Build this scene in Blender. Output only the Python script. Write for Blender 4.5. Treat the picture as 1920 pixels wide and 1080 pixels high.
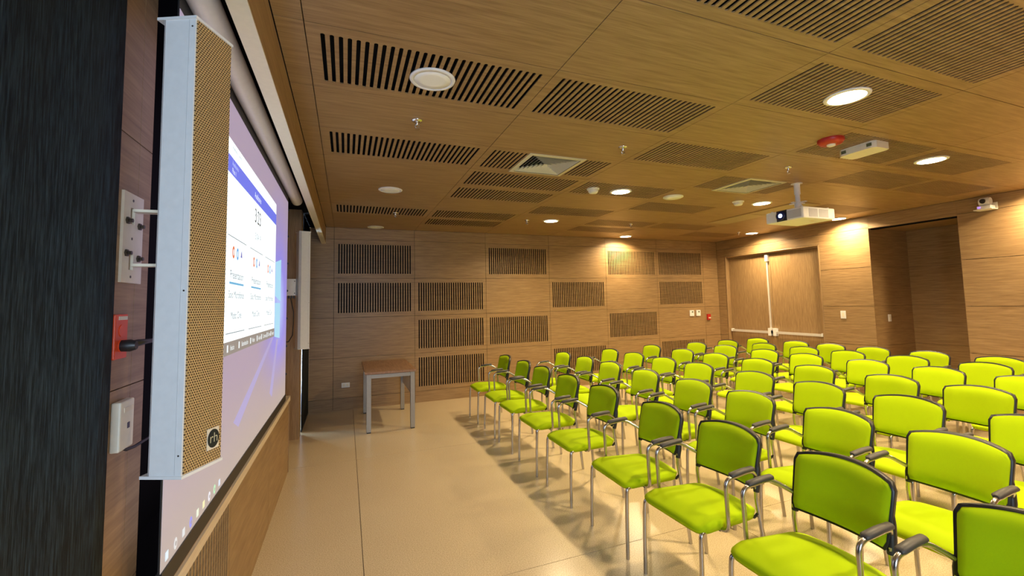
import bpy, math, random
from mathutils import Vector, Matrix
random.seed(7)
S = bpy.context.scene
for o in list(bpy.data.objects): bpy.data.objects.remove(o)
COL = S.collection
R = math.radians

# ------------------------------------------------------------------ camera
cam = bpy.data.objects.new('camera', bpy.data.cameras.new('camera'))
COL.objects.link(cam)
CAM = Vector((0.1743, -7.2155, 1.5477))
yaw, pitch, roll = R(21.6166), R(4.1326), R(-1.2547)
fwd = Vector((math.sin(yaw)*math.cos(pitch), math.cos(yaw)*math.cos(pitch), math.sin(pitch)))
right = Vector((math.cos(yaw), -math.sin(yaw), 0)); up = right.cross(fwd)
r2 = right*math.cos(roll) + up*math.sin(roll); u2 = -right*math.sin(roll) + up*math.cos(roll)
m = Matrix((r2, u2, -fwd)).transposed().to_4x4(); m.translation = CAM
cam.matrix_world = m
cam.data.sensor_fit = 'HORIZONTAL'; cam.data.sensor_width = 36.0
cam.data.lens = 824.61/1920*36.0
cam.data.shift_x = -15.16/1920; cam.data.shift_y = -32.55/1920
cam.data.clip_start = 0.02
S.camera = cam

# ------------------------------------------------------------------ world, exposure
W = bpy.data.worlds.new('daylight'); S.world = W; W.use_nodes = True
bg = W.node_tree.nodes['Background']
bg.inputs[0].default_value = (0.62, 0.80, 1.0, 1); bg.inputs[1].default_value = 15.0
S.view_settings.view_transform = 'Standard'; S.view_settings.look = 'None'
S.view_settings.gamma = 1; S.view_settings.use_curve_mapping = False
S.view_settings.exposure = 0.0
LAMP = 30.0                       # glow of a lit downlight diffuser
LAMP_W, BEAM = 43.0, 152          # light of a lit downlight: watts, beam angle
LAMP_COL = (1.0, 0.77, 0.45)

# ------------------------------------------------------------------ helpers
class MB:
    def __init__(s): s.v = []; s.f = []; s.mi = []; s.cur = 0; s.sm = []
    def add(s, vs, fs, smooth=False):
        b = len(s.v); s.v += [tuple(p) for p in vs]
        for f in fs: s.f.append(tuple(b+i for i in f)); s.mi.append(s.cur); s.sm.append(smooth)
        return s
    def box(s, x0, x1, y0, y1, z0, z1):
        if x0 > x1: x0, x1 = x1, x0
        if y0 > y1: y0, y1 = y1, y0
        if z0 > z1: z0, z1 = z1, z0
        return s.add([(x0,y0,z0),(x1,y0,z0),(x1,y1,z0),(x0,y1,z0),(x0,y0,z1),(x1,y0,z1),(x1,y1,z1),(x0,y1,z1)],
              [(0,3,2,1),(4,5,6,7),(0,1,5,4),(1,2,6,5),(2,3,7,6),(3,0,4,7)])
    def prism(s, pts, z0, z1):            # polygon in xy, counter-clockwise
        n = len(pts)
        return s.add([(x,y,z0) for x,y in pts]+[(x,y,z1) for x,y in pts],
              [tuple(range(n))[::-1], tuple(range(n,2*n))]+[(i,(i+1)%n,n+(i+1)%n,n+i) for i in range(n)])
    def tube(s, path, r, n=10, caps=True):
        P = [Vector(p) for p in path]; rings = []
        t0 = (P[1]-P[0]).normalized()
        a = t0.orthogonal().normalized()
        for i, p in enumerate(P):
            t = (P[min(i+1,len(P)-1)]-P[max(i-1,0)]).normalized()
            a = (a - t*a.dot(t)).normalized(); b = t.cross(a)
            rr = r[i] if isinstance(r, (list, tuple)) else r
            rings.append([p+(a*math.cos(2*math.pi*k/n)+b*math.sin(2*math.pi*k/n))*rr for k in range(n)])
        vs = [q for rg in rings for q in rg]; fs = []
        for i in range(len(P)-1):
            for k in range(n): fs.append((i*n+k, i*n+(k+1)%n, (i+1)*n+(k+1)%n, (i+1)*n+k))
        s.add(vs, fs, True)
        if caps: s.add(rings[0], [tuple(range(n))[::-1]]); s.add(rings[-1], [tuple(range(n))])
        return s
    def lathe(s, prof, n=24, c=(0,0,0), axis='z', smooth=True, caps=True):   # prof: (radius, height)
        vs = []
        for r, h in prof:
            for k in range(n):
                a = 2*math.pi*k/n; p = (r*math.cos(a), r*math.sin(a), h)
                if axis == 'x': p = (p[2], p[0], p[1])
                if axis == 'y': p = (p[1], p[2], p[0])
                vs.append((p[0]+c[0], p[1]+c[1], p[2]+c[2]))
        fs = []
        for i in range(len(prof)-1):
            for k in range(n): fs.append((i*n+k, i*n+(k+1)%n, (i+1)*n+(k+1)%n, (i+1)*n+k))
        s.add(vs, fs, smooth)
        m_ = len(prof)-1
        if not caps: return s
        s.add(vs[:n], [tuple(range(n))[::-1]]); s.add(vs[m_*n:], [tuple(range(n))])
        return s
    def mapped(s, fn): s.v = [fn(p) for p in s.v]; return s
    def mesh(s, name, mats, fix=True):
        me = bpy.data.meshes.new(name); me.from_pydata(s.v, [], s.f); me.update()
        for mm in (mats if isinstance(mats, (list, tuple)) else [mats]): me.materials.append(mm)
        for p, i, k in zip(me.polygons, s.mi, s.sm): p.material_index = i; p.use_smooth = k
        if fix:
            import bmesh
            b = bmesh.new(); b.from_mesh(me); bmesh.ops.recalc_face_normals(b, faces=b.faces); b.to_mesh(me); b.free()
        return me
    def build(s, name, mats, parent=None, loc=None, fix=True):
        return put(name, s.mesh(name, mats, fix), parent, loc)

def put(name, me, parent=None, loc=None):
    o = bpy.data.objects.new(name, me); COL.objects.link(o)
    if parent is not None: o.parent = parent
    if loc is not None: o.location = loc
    return o
def empty(name, loc=(0,0,0), rz=0):
    o = bpy.data.objects.new(name, None); COL.objects.link(o); o.location = loc; o.rotation_euler = (0,0,rz)
    o.empty_display_size = 0.1
    return o
def tag(o, label, cat, group=None):
    o['label'] = label; o['category'] = cat
    if group: o['group'] = group
    return o
def struct(o): o['kind'] = 'structure'; return o
def copy_tree(o, parent=None):
    c = o.copy(); COL.objects.link(c); c.parent = parent
    for ch in [k for k in bpy.data.objects if k.parent == o]: copy_tree(ch, c)
    return c
def bevel(o, w, seg=2):
    md = o.modifiers.new('bevel', 'BEVEL'); md.width = w; md.segments = seg; md.limit_method = 'ANGLE'; md.angle_limit = R(40)
    return o

# ------------------------------------------------------------------ materials
def newmat(name):
    mt = bpy.data.materials.new(name); mt.use_nodes = True
    return mt, mt.node_tree, mt.node_tree.nodes['Principled BSDF']
def plain(name, col, rough=0.5, metal=0.0, noise=0.06, scale=40, bump=0.0, spec=0.5):
    mt, t, b = newmat(name)
    tc = t.nodes.new('ShaderNodeTexCoord'); nz = t.nodes.new('ShaderNodeTexNoise'); nz.inputs['Scale'].default_value = scale
    t.links.new(tc.outputs['Object'], nz.inputs['Vector'])
    mx = t.nodes.new('ShaderNodeMix'); mx.data_type = 'RGBA'
    mx.inputs['A'].default_value = tuple(c*(1-noise) for c in col)+(1,); mx.inputs['B'].default_value = tuple(min(1, c*(1+noise)) for c in col)+(1,)
    t.links.new(nz.outputs['Fac'], mx.inputs['Factor']); t.links.new(mx.outputs['Result'], b.inputs['Base Color'])
    b.inputs['Roughness'].default_value = rough; b.inputs['Metallic'].default_value = metal
    b.inputs['Specular IOR Level'].default_value = spec
    if bump:
        bp = t.nodes.new('ShaderNodeBump'); bp.inputs['Strength'].default_value = bump; bp.inputs['Distance'].default_value = 0.002
        t.links.new(nz.outputs['Fac'], bp.inputs['Height']); t.links.new(bp.outputs['Normal'], b.inputs['Normal'])
    return mt
def emit(name, col, st, base=0.8):
    mt, t, b = newmat(name)
    b.inputs['Base Color'].default_value = (base,base,base,1)
    b.inputs['Emission Color'].default_value = tuple(col)+(1,); b.inputs['Emission Strength'].default_value = st
    return mt
def wood(name, axis, dark, light, rough=0.42, freq=1.0):
    mt, t, b = newmat(name); N = t.nodes; L = t.links
    g = N.new('ShaderNodeNewGeometry')
    mp = N.new('ShaderNodeMapping'); sc = [40*freq]*3; sc['xyz'.index(axis)] = 2.8*freq
    mp.inputs['Scale'].default_value = sc
    L.new(g.outputs['Position'], mp.inputs['Vector'])
    n1 = N.new('ShaderNodeTexNoise'); n1.inputs['Scale'].default_value = 1.0; n1.inputs['Detail'].default_value = 5; n1.inputs['Roughness'].default_value = 0.62; n1.inputs['Distortion'].default_value = 0.25
    L.new(mp.outputs['Vector'], n1.inputs['Vector'])
    mp2 = N.new('ShaderNodeMapping'); sc2 = [150*freq]*3; sc2['xyz'.index(axis)] = 6*freq
    mp2.inputs['Scale'].default_value = sc2; L.new(g.outputs['Position'], mp2.inputs['Vector'])
    n2 = N.new('ShaderNodeTexNoise'); n2.inputs['Scale'].default_value = 1.0; n2.inputs['Detail'].default_value = 2
    L.new(mp2.outputs['Vector'], n2.inputs['Vector'])
    ad = N.new('ShaderNodeMath'); ad.operation = 'MULTIPLY_ADD'; ad.inputs[1].default_value = 0.5; 
    L.new(n2.outputs['Fac'], ad.inputs[0]); L.new(n1.outputs['Fac'], ad.inputs[2])
    cr = N.new('ShaderNodeValToRGB'); cr.color_ramp.elements[0].position = 0.52; cr.color_ramp.elements[1].position = 0.97
    cr.color_ramp.elements[0].color = tuple(dark)+(1,); cr.color_ramp.elements[1].color = tuple(light)+(1,)
    L.new(ad.outputs[0], cr.inputs['Fac']); L.new(cr.outputs['Color'], b.inputs['Base Color'])
    b.inputs['Roughness'].default_value = rough
    bp = N.new('ShaderNodeBump'); bp.inputs['Strength'].default_value = 0.12; bp.inputs['Distance'].default_value = 0.001
    L.new(n2.outputs['Fac'], bp.inputs['Height']); L.new(bp.outputs['Normal'], b.inputs['Normal'])
    return mt
WD, WL = (0.225, 0.132, 0.056), (0.375, 0.243, 0.115)
M = {}
M['wood_x'] = wood('oak_laminate_along_x', 'x', WD, WL)
M['wood_y'] = wood('oak_laminate_along_y', 'y', WD, WL)
M['wood_z'] = wood('oak_laminate_upright', 'z', WD, WL, freq=1.5)
M['wood_edge'] = wood('pale_oak_edge_lit_tone', 'y', (0.66,0.53,0.39), (0.80,0.69,0.54))  # light wood, paled further to hold the screen's light on the ledge
M['wood_table'] = wood('table_laminate', 'y', (0.22,0.115,0.06), (0.40,0.23,0.13), freq=1.3)
M['void'] = plain('black_acoustic_backing', (0.006,0.006,0.007), 0.95, spec=0.1)
M['black'] = plain('black_plastic', (0.012,0.012,0.013), 0.42)
M['pad'] = plain('dark_armrest_rubber', (0.045,0.040,0.038), 0.5, bump=0.2)
M['chrome'] = plain('satin_chrome_tube', (0.50,0.48,0.455), 0.26, 1.0, noise=0.03)
M['steel'] = plain('brushed_grey_metal', (0.33,0.31,0.28), 0.45, 0.5)
M['bar'] = plain('pale_aluminium', (0.68,0.65,0.61), 0.35, 0.2)
M['white'] = plain('white_painted_metal', (0.80,0.80,0.80), 0.4)
M['cream'] = plain('cream_plastic', (0.78,0.74,0.62), 0.45)
M['plate'] = plain('cream_painted_steel', (0.78,0.70,0.55), 0.45)
M['red'] = plain('red_plastic', (0.42,0.02,0.012), 0.4)
M['orange'] = plain('orange_red_outlet_plastic', (0.80,0.085,0.02), 0.4)
M['darkbolt'] = plain('dark_bolt_steel', (0.10,0.085,0.07), 0.4, 0.8)
M['diffuser'] = plain('beige_vent_metal', (0.60,0.56,0.42), 0.45)
M['ragrille'] = plain('beige_grille_metal', (0.40,0.31,0.19), 0.5)
M['unlit'] = plain('frosted_lamp_glass', (0.86,0.86,0.83), 0.35, noise=0.01)
M['lamp'] = emit('lit_lamp_glass', LAMP_COL, LAMP)
M['navy'] = plain('navy_badge', (0.004,0.008,0.025), 0.3)
M['silver'] = plain('silver_lettering', (0.75,0.75,0.73), 0.3, 0.6)
M['lcd'] = plain('green_grey_lcd', (0.12,0.14,0.07), 0.3)
M['projwhite'] = plain('white_projector_shell', (0.82,0.82,0.82), 0.4)
M['grillegrey'] = plain('grey_vent_mesh', (0.50,0.50,0.52), 0.6)
M['lensglass'] = plain('dark_blue_lens', (0.01,0.015,0.08), 0.08)
M['lensglow'] = emit('projector_beam', (0.55,0.75,1.0), 9.0)
M['chrome_s'] = plain('sprinkler_chrome', (0.7,0.7,0.68), 0.2, 1.0)

def fabric(name, col, sc=900, bump=0.25):
    mt, t, b = newmat(name); N = t.nodes; L = t.links
    tc = N.new('ShaderNodeTexCoord'); v = N.new('ShaderNodeTexNoise'); v.inputs['Scale'].default_value = sc; v.inputs['Detail'].default_value = 2
    L.new(tc.outputs['Object'], v.inputs['Vector'])
    mx = N.new('ShaderNodeMix'); mx.data_type = 'RGBA'; mx.inputs['A'].default_value = tuple(c*0.82 for c in col)+(1,); mx.inputs['B'].default_value = tuple(c*1.15 for c in col)+(1,)
    L.new(v.outputs['Fac'], mx.inputs['Factor']); L.new(mx.outputs['Result'], b.inputs['Base Color'])
    b.inputs['Roughness'].default_value = 0.85; b.inputs['Specular IOR Level'].default_value = 0.12
    bp = N.new('ShaderNodeBump'); bp.inputs['Strength'].default_value = bump; bp.inputs['Distance'].default_value = 0.001
    L.new(v.outputs['Fac'], bp.inputs['Height']); L.new(bp.outputs['Normal'], b.inputs['Normal'])
    return mt
M['lime'] = fabric('lime_green_fabric', (0.405, 0.57, 0.002))
def blindmat():
    mt, t, b = newmat('dark_navy_woven_blind'); N = t.nodes; L = t.links
    g = N.new('ShaderNodeNewGeometry'); mp = N.new('ShaderNodeMapping'); mp.inputs['Scale'].default_value = (210, 210, 11)
    L.new(g.outputs['Position'], mp.inputs['Vector'])
    n = N.new('ShaderNodeTexNoise'); n.inputs['Scale'].default_value = 1; n.inputs['Detail'].default_value = 4; n.inputs['Roughness'].default_value = 0.7
    L.new(mp.outputs['Vector'], n.inputs['Vector'])
    cr = N.new('ShaderNodeValToRGB'); cr.color_ramp.elements[0].position = 0.42; cr.color_ramp.elements[1].position = 0.78
    cr.color_ramp.elements[0].color = (0.003,0.006,0.010,1); cr.color_ramp.elements[1].color = (0.040,0.072,0.105,1)
    L.new(n.outputs['Fac'], cr.inputs['Fac']); L.new(cr.outputs['Color'], b.inputs['Base Color'])
    b.inputs['Roughness'].default_value = 0.7; b.inputs['Specular IOR Level'].default_value = 0.15
    bp = N.new('ShaderNodeBump'); bp.inputs['Strength'].default_value = 0.35; bp.inputs['Distance'].default_value = 0.001
    L.new(n.outputs['Fac'], bp.inputs['Height']); L.new(bp.outputs['Normal'], b.inputs['Normal'])
    return mt
M['blind'] = blindmat()
def terrazzo():
    mt, t, b = newmat('cream_terrazzo'); N = t.nodes; L = t.links
    g = N.new('ShaderNodeNewGeometry')
    n1 = N.new('ShaderNodeTexNoise'); n1.inputs['Scale'].default_value = 170; n1.inputs['Detail'].default_value = 3
    n2 = N.new('ShaderNodeTexNoise'); n2.inputs['Scale'].default_value = 1.6; n2.inputs['Detail'].default_value = 3
    v = N.new('ShaderNodeTexVoronoi'); v.inputs['Scale'].default_value = 90
    for q in (n1, n2, v): L.new(g.outputs['Position'], q.inputs['Vector'])
    cr = N.new('ShaderNodeValToRGB'); cr.color_ramp.elements[0].position = 0.30; cr.color_ramp.elements[1].position = 0.62
    cr.color_ramp.elements[0].color = (0.44,0.34,0.20,1); cr.color_ramp.elements[1].color = (0.71,0.58,0.385,1)
    L.new(n1.outputs['Fac'], cr.inputs['Fac'])
    cr2 = N.new('ShaderNodeValToRGB'); cr2.color_ramp.elements[0].position = 0.0; cr2.color_ramp.elements[1].position = 0.09
    cr2.color_ramp.elements[0].color = (0.45,0.40,0.34,1); cr2.color_ramp.elements[1].color = (1,1,1,1)
    L.new(v.outputs['Distance'], cr2.inputs['Fac'])
    mx = N.new('ShaderNodeMix'); mx.data_type = 'RGBA'; mx.blend_type = 'MULTIPLY'; mx.inputs['Factor'].default_value = 0.8
    L.new(cr.outputs['Color'], mx.inputs['A']); L.new(cr2.outputs['Color'], mx.inputs['B'])
    cr3 = N.new('ShaderNodeValToRGB'); cr3.color_ramp.elements[0].color = (0.9,0.88,0.85,1); cr3.color_ramp.elements[1].color = (1,1,1,1)
    L.new(n2.outputs['Fac'], cr3.inputs['Fac'])
    mx2 = N.new('ShaderNodeMix'); mx2.data_type = 'RGBA'; mx2.blend_type = 'MULTIPLY'; mx2.inputs['Factor'].default_value = 1
    L.new(mx.outputs['Result'], mx2.inputs['A']); L.new(cr3.outputs['Color'], mx2.inputs['B'])
    L.new(mx2.outputs['Result'], b.inputs['Base Color'])
    b.inputs['Roughness'].default_value = 0.24
    return mt
M['floor'] = terrazzo()
M['joint'] = plain('dark_brown_joint', (0.10,0.055,0.025), 0.9)

# ------------------------------------------------------------------ dimensions
H = 2.752; XW = 7.60; YB = 0.0; YR = -8.7
PX, PY = 1.2, 0.588
def LY(i): return -5.242 + (i-1)*PY
ROWZ = [2.572, 1.973, 1.374, 0.776, 0.177]
GAP = 0.0022; TH = 0.018; TS = 0.006
NS, SP, SW, MX_, MY_ = 29, 0.0379, 0.0188, 0.062, 0.070

def slotted(w, h, kind, hole=None, NS=NS):
    """board of w x h with 29 routed slots; local u along x, v along y, t into the wall"""
    b = MB(); u0 = (w-(NS-1)*SP)/2 - SW/2
    xs = sorted({GAP, w-GAP} | {u0+i*SP for i in range(NS)} | {u0+i*SP+SW for i in range(NS)} | ({hole[0], hole[1]} if hole else set()))
    for a, c in zip(xs[:-1], xs[1:]):
        mid = (a+c)/2; k = (mid-u0)/SP; slot = 0 <= k < NS and (k-math.floor(k))*SP < SW
        solid = [(GAP, MY_), (h-MY_, h-GAP)] if slot else [(GAP, h-GAP)]
        if hole and hole[0] <= mid <= hole[1]:
            out = []
            for p, q in solid:
                if q <= hole[2] or p >= hole[3]: out.append((p, q))
                else:
                    if p < hole[2]: out.append((p, hole[2]))
                    if q > hole[3]: out.append((hole[3], q))
            solid = out
        for p, q in solid: b.box(a, c, p, q, 0, TS)
        if slot and not (hole and hole[0] <= mid <= hole[1]):
            d = 0.0055
            for x0, sx in ((a, 1), (c, -1)):
                b.prism([(x0, MY_), (x0+sx*d, MY_), (x0, MY_+d)], 0, TS)
                b.prism([(x0, h-MY_), (x0+sx*d, h-MY_), (x0, h-MY_-d)], 0, TS)
    if kind == 'wall': b.mapped(lambda p: (p[0], p[2], p[1]))
    if kind == 'side': b.mapped(lambda p: (-p[2], p[0], p[1]))
    return b.mesh(kind+'_slotted_board', M['wood_x'] if kind != 'side' else M['wood_y'])

# ------------------------------------------------------------------ floor
floor = struct(MB().box(-1.0, 9.4, YR-0.1, 0.12, -0.12, -0.006).build('floor', M['joint']))
xj = [-1.0, 0.28, 2.665, 5.05, 7.435, 9.4]; yj = [YR-0.1, -7.115, -4.73, -2.345, 0.05]
for i in range(5):
    for j in range(4):
        MB().box(xj[i]+0.002, xj[i+1]-0.002, yj[j]+0.002, yj[j+1]-0.002, -0.006, 0).build('floor_slab', M['floor'], floor)

# ------------------------------------------------------------------ ceiling
ceiling = struct(MB().box(-1.0, 9.4, YR-0.1, 0.12, H+0.06, H+0.14).build('ceiling', M['void']))
xs = [-0.115] + [k*PX for k in range(7)] + [XW+0.0]
slots = {(-1,1),(-1,2),(0,2),(1,0),(1,1),(1,3),(1,4),(2,2),(2,4),(2,5),(3,0),(3,1),(3,3),(4,1),(4,2),(4,5),(5,1),(5,3),(6,2),(7,0),(7,1),(7,3),(7,4),(8,1),(8,3),(8,5),
         (-2,0),(-3,2),(-2,4),(-3,1),(-2,3)}
me_sl = slotted(PX, PY, 'ceiling'); me_pl = MB().box(GAP, PX-GAP, GAP, PY-GAP, 0, TH).mesh('ceiling_plain_board', M['wood_x'])
me_d1 = slotted(PX, PY, 'ceiling', (0.355, 0.875, 0.055, 0.562)); me_d3 = slotted(PX, PY, 'ceiling', (0.375, 0.895, 0.055, 0.562))
rows = list(range(-5, 9))
for r in rows:
    for k in range(6):
        me = me_sl if (r,k) in slots else me_pl
        if (r,k) == (3,1): me = me_d1
        if (r,k) == (3,3): me = me_d3
        put('ceiling_panel', me, ceiling, (k*PX, LY(r), H))
    for a, c in ((-0.115, 0.0), (6*PX, XW)):
        MB().box(a+GAP, c-GAP, LY(r)+GAP, LY(r+1)-GAP, H, H+TH).build('ceiling_panel', M['wood_x'], ceiling)
for k in range(-1, 7):                                   # last strip along the back wall
    a, c = (xs[k+1], xs[k+2])
    MB().box(a+GAP, c-GAP, LY(9)+GAP, 0.0-GAP, H, H+TH).build('ceiling_panel', M['wood_x'], ceiling)

# ------------------------------------------------------------------ back wall
wall_back = struct(MB().box(-1.0, 9.4, 0.06, 0.16, 0, H+0.06).build('wall_back', M['void']))
ws = {(0,0),(0,2),(0,4),(0,5),(1,0),(1,1),(1,3),(1,5),(2,1),(2,2),(2,4),(3,1),(3,3),(3,5)}
hz = ROWZ[0]-ROWZ[1]
me_ws = slotted(PX, hz, 'wall'); me_wp = MB().box(GAP, PX-GAP, 0, TH, GAP, hz-GAP).mesh('wall_plain_board', M['wood_x'])
for r in range(4):
    for k in range(6):
        put('wall_panel', me_ws if (r,k) in ws else me_wp, wall_back, (k*PX, 0, ROWZ[r]-hz))
    for a, c in ((-0.36, 0.0), (6*PX, XW)):
        MB().box(a+GAP, c-GAP, 0, TH, ROWZ[r]-hz+GAP, ROWZ[r]-GAP).build('wall_panel', M['wood_x'], wall_back)
for k in range(-1, 7):
    a, c = ((-0.36, 0.0) if k < 0 else (k*PX, (k+1)*PX if k < 6 else XW))
    MB().box(a+GAP, c-GAP, 0, TH, ROWZ[0]+GAP, H-GAP).build('wall_panel', M['wood_x'], wall_back)
    MB().box(a+GAP, c-GAP, 0, TH, 0.0, ROWZ[4]-hz+hz-GAP).build('wall_panel', M['wood_x'], wall_back)

# ------------------------------------------------------------------ door wall (right)
DY0, DY1, DZ = -2.205, -0.20, 2.42
NY0, NY1, NZ, ND = -4.03, -2.975, 2.556, 8.55
DX_ = XW+0.085
wall_right = struct(MB().box(XW+0.05, XW+0.12, NY1+0.03, DY0-0.03, 0, H+0.06).box(XW+0.05, XW+0.12, YR, NY0-0.03, 0, H+0.06)
    .box(XW+0.12, ND+0.1, NY1+0.018, NY1+0.06, 0, H+0.06).box(XW+0.12, ND+0.1, NY0-0.06, NY0-0.018, 0, H+0.06).box(ND+0.018, ND+0.1, NY0-0.06, NY1+0.06, 0, H+0.06).box(XW+0.05, ND+0.1, NY0-0.06, NY1+0.06, NZ+0.018, NZ+0.08).box(DX_+0.045, DX_+0.10, DY0-0.1, DY1+0.1, 0, H+0.06)
    .box(XW+0.05, XW+0.12, DY1+0.03, 0.1, 0, H+0.06).box(XW+0.05, XW+0.12, NY0, 0.1, DZ+0.12, H+0.06)
    .build('wall_right', M['void']))
zb = [0.0] + ROWZ[::-1] + [H]
def boards(y0, y1, zlist, x=XW):
    for a, c in zip(zlist[:-1], zlist[1:]):
        MB().box(x, x+TH, y0+0.001, y1-0.001, a+0.0028, c-0.0028).build('wall_panel', M['wood_y'], wall_right)
boards(DY1, 0.0, zb)
boards(DY0, DY1, [DZ, ROWZ[0], H])
boards(NY1, DY0, zb)
boards(NY0, NY1, [NZ, H])
boards(-6.3, NY0, zb); boards(YR, -6.3, zb)
# niche lining
for a, c in zip(zb[:-1], zb[1:]):
    if a > NZ: continue
    c = min(c, NZ)
    MB().box(XW+TH, ND, NY1, NY1+0.018, a+0.0015, c-0.0015).build('niche_panel', M['wood_x'], wall_right)
    MB().box(XW+TH, ND, NY0-0.018, NY0, a+0.0015, c-0.0015).build('niche_panel', M['wood_x'], wall_right)
    MB().box(ND, ND+0.018, NY0-0.018, NY1+0.018, a+0.0015, c-0.0015).build('niche_panel', M['wood_y'], wall_right)
MB().box(XW+TH, ND, NY0, NY1, NZ, NZ+0.018).build('niche_panel', M['wood_x'], wall_right)
# double door
door = struct(empty('door_1', (XW, (DY0+DY1)/2, 0)))
def dloc(b, name, mat, par=door): return b.mapped(lambda p: (p[0]-XW, p[1]-(DY0+DY1)/2, p[2])).build(name, mat, par)
DX = XW+0.085
fr = MB().box(XW-0.004, DX+0.03, DY1-0.035, DY1+0.0, 0, DZ).box(XW-0.004, DX+0.03, DY0, DY0+0.03, 0, DZ).box(XW-0.004, DX+0.03, DY0, DY1, DZ-0.03, DZ)
bevel(dloc(fr, 'door_frame', M['wood_z']), 0.012, 3)
dloc(MB().box(DX-0.02, DX+0.03, DY0+0.03, DY1-0.035, DZ-0.055, DZ-0.03), 'door_stop', M['wood_y'])
ym = (DY0+DY1)/2
for y0, y1 in ((ym+0.003, DY1-0.037), (DY0+0.032, ym-0.003)):
    leaf = dloc(MB().box(DX, DX+0.045, y0, y1, 0.008, DZ-0.06), 'door_leaf', M['wood_z'])
    dloc(MB().box(DX-0.055, DX-0.025, y0+0.02, y1-0.02, 0.86, 0.903), 'push_bar', M['bar'], leaf)
    dloc(MB().box(DX-0.06, DX, y0+0.02, y0+0.05, 0.86, 0.915).box(DX-0.06, DX, y1-0.05, y1-0.02, 0.86, 0.915), 'bar_bracket', M['white'], leaf)
    yl = y0+0.05 if y0 > ym else y1-0.05
    if y0 > ym:
        dloc(MB().box(DX-0.05, DX, yl-0.035, yl+0.02, DZ-0.19, DZ-0.07), 'top_latch', M['white'], leaf)
        dloc(MB().box(DX-0.03, DX-0.005, yl-0.012, yl+0.012, 0.90, DZ-0.18), 'latch_rod', M['bar'], leaf)
    dloc(MB().box(DX-0.065, DX, yl-0.03, yl+0.03, 0.82, 0.96), 'lock_case', M['white'], leaf)

# ------------------------------------------------------------------ rear wall with a window (behind the camera)
wall_rear = struct(MB().box(-1.0, -0.25, YR-0.1, YR, 0, H+0.06).box(1.2, 9.4, YR-0.1, YR, 0, H+0.06).box(-0.25, 1.2, YR-0.1, YR, 0, 0.8).box(-0.25, 1.2, YR-0.1, YR, 2.3, H+0.06).build('wall_rear', M['wood_x']))
wy0, wy1 = YR-0.07, YR-0.02
window_1 = struct(MB().box(-0.25, 1.2, wy0, wy1, 0.8, 0.85).box(-0.25, 1.2, wy0, wy1, 2.25, 2.3).box(-0.25, -0.2, wy0, wy1, 0.8, 2.3).box(1.15, 1.2, wy0, wy1, 0.8, 2.3).box(0.45, 0.5, wy0, wy1, 0.8, 2.3).build('window_1', M['white']))
pl = bpy.data.lights.new('window_portal', 'AREA'); pl.shape = 'RECTANGLE'; pl.size = 1.45; pl.size_y = 1.5; pl.cycles.is_portal = True
po = bpy.data.objects.new('window_portal', pl); COL.objects.link(po); po.location = (0.475, YR-0.09, 1.55); po.rotation_euler = (R(90), 0, 0)

# ------------------------------------------------------------------ left (screen) wall
wall_left = struct(empty('wall_left', (-0.42, -4, 0)))
def wl(b, name, mat): return b.mapped(lambda p: (p[0]+0.42, p[1]+4, p[2])).build(name, mat, wall_left)
def strip(y0, y1, x, zlist, th=0.03):
    for a, c in zip(zlist[:-1], zlist[1:]): wl(MB().box(x-th, x, y0+0.001, y1-0.001, a+0.0015, c-0.0015), 'wall_panel', M['wood_y'])
strip(-5.555, -5.462, -0.42, [0, 0.75, 1.33, 2.06, H]); strip(-5.95, -5.555, -0.42, [0, 0.75, 1.33, 2.06, H])
wl(MB().box(-1.0, -0.46, YR, -5.462, 0, H), 'wall_core', M['wood_y'])
wl(MB().box(-0.62, -0.60, -5.462, -2.42, 0, H).box(-0.60, -0.43, -5.467, -5.461, 0, H), 'alcove_lining', M['void'])
wl(MB().box(-0.53, -0.50, -2.43, -1.325, 0, H), 'recess_panel', M['wood_z'])
wl(MB().box(-0.60, -0.50, -2.44, -2.42, 0, H), 'alcove_return', M['wood_z'])
wl(MB().box(-0.60, -0.344, -0.012, -0.003, 0.0, 2.6), 'window_reveal', M['white'])
wl(MB().box(-0.66, -0.334, -1.325, -1.125, 0, H), 'pier', M['wood_z'])
wl(MB().box(-0.66, -0.56, -1.125, 0.0, 0, 0.35).box(-0.66, -0.56, -1.125, 0.0, 2.5, H), 'window_surround', M['white'])
window_2 = struct(empty('window_2', (-0.6, -0.54, 0.35)))
wf = MB().box(-0.62,-0.58,-1.125,-1.04,0.35,2.5).box(-0.62,-0.58,-0.04,0.0,0.35,2.5).box(-0.62,-0.58,-1.04,-0.04,0.35,0.39).box(-0.62,-0.58,-1.04,-0.04,2.46,2.5)
wf.mapped(lambda p: (p[0]+0.6, p[1]+0.54, p[2]-0.35)).build('window_frame', M['white'], window_2)
# wainscot under the screen
wains = struct(empty('trim_1', (-0.36, -3.9, 0)))
def wn(b, name, mat): return b.mapped(lambda p: (p[0]+0.36, p[1]+3.9, p[2])).build(name, mat, wains)
wn(MB().box(-0.60, -0.37, -5.565, -2.43, 0, 0.65), 'wainscot_core', M['void'])
wn(MB().box(-0.37, -0.327, -4.70, -3.563, 0, 0.665), 'wainscot_panel', M['wood_y'])
wn(MB().box(-0.37, -0.327, -3.56, -2.435, 0, 0.665), 'wainscot_panel', M['wood_y'])
wn(MB().box(-0.60, -0.322, -2.433, -2.418, 0, 0.70), 'wainscot_end_board', M['wood_z'])
wn(MB().box(-0.375, -0.316, -5.57, -2.418, 0.665, 0.708), 'wainscot_ledge', M['wood_edge'])
sl = slotted(0.86, 0.84, 'side', None, 21); so = put('wainscot_slotted_panel', sl, wains); so.location = (0.033, -4.703-0.86+3.9, -0.11)
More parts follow.
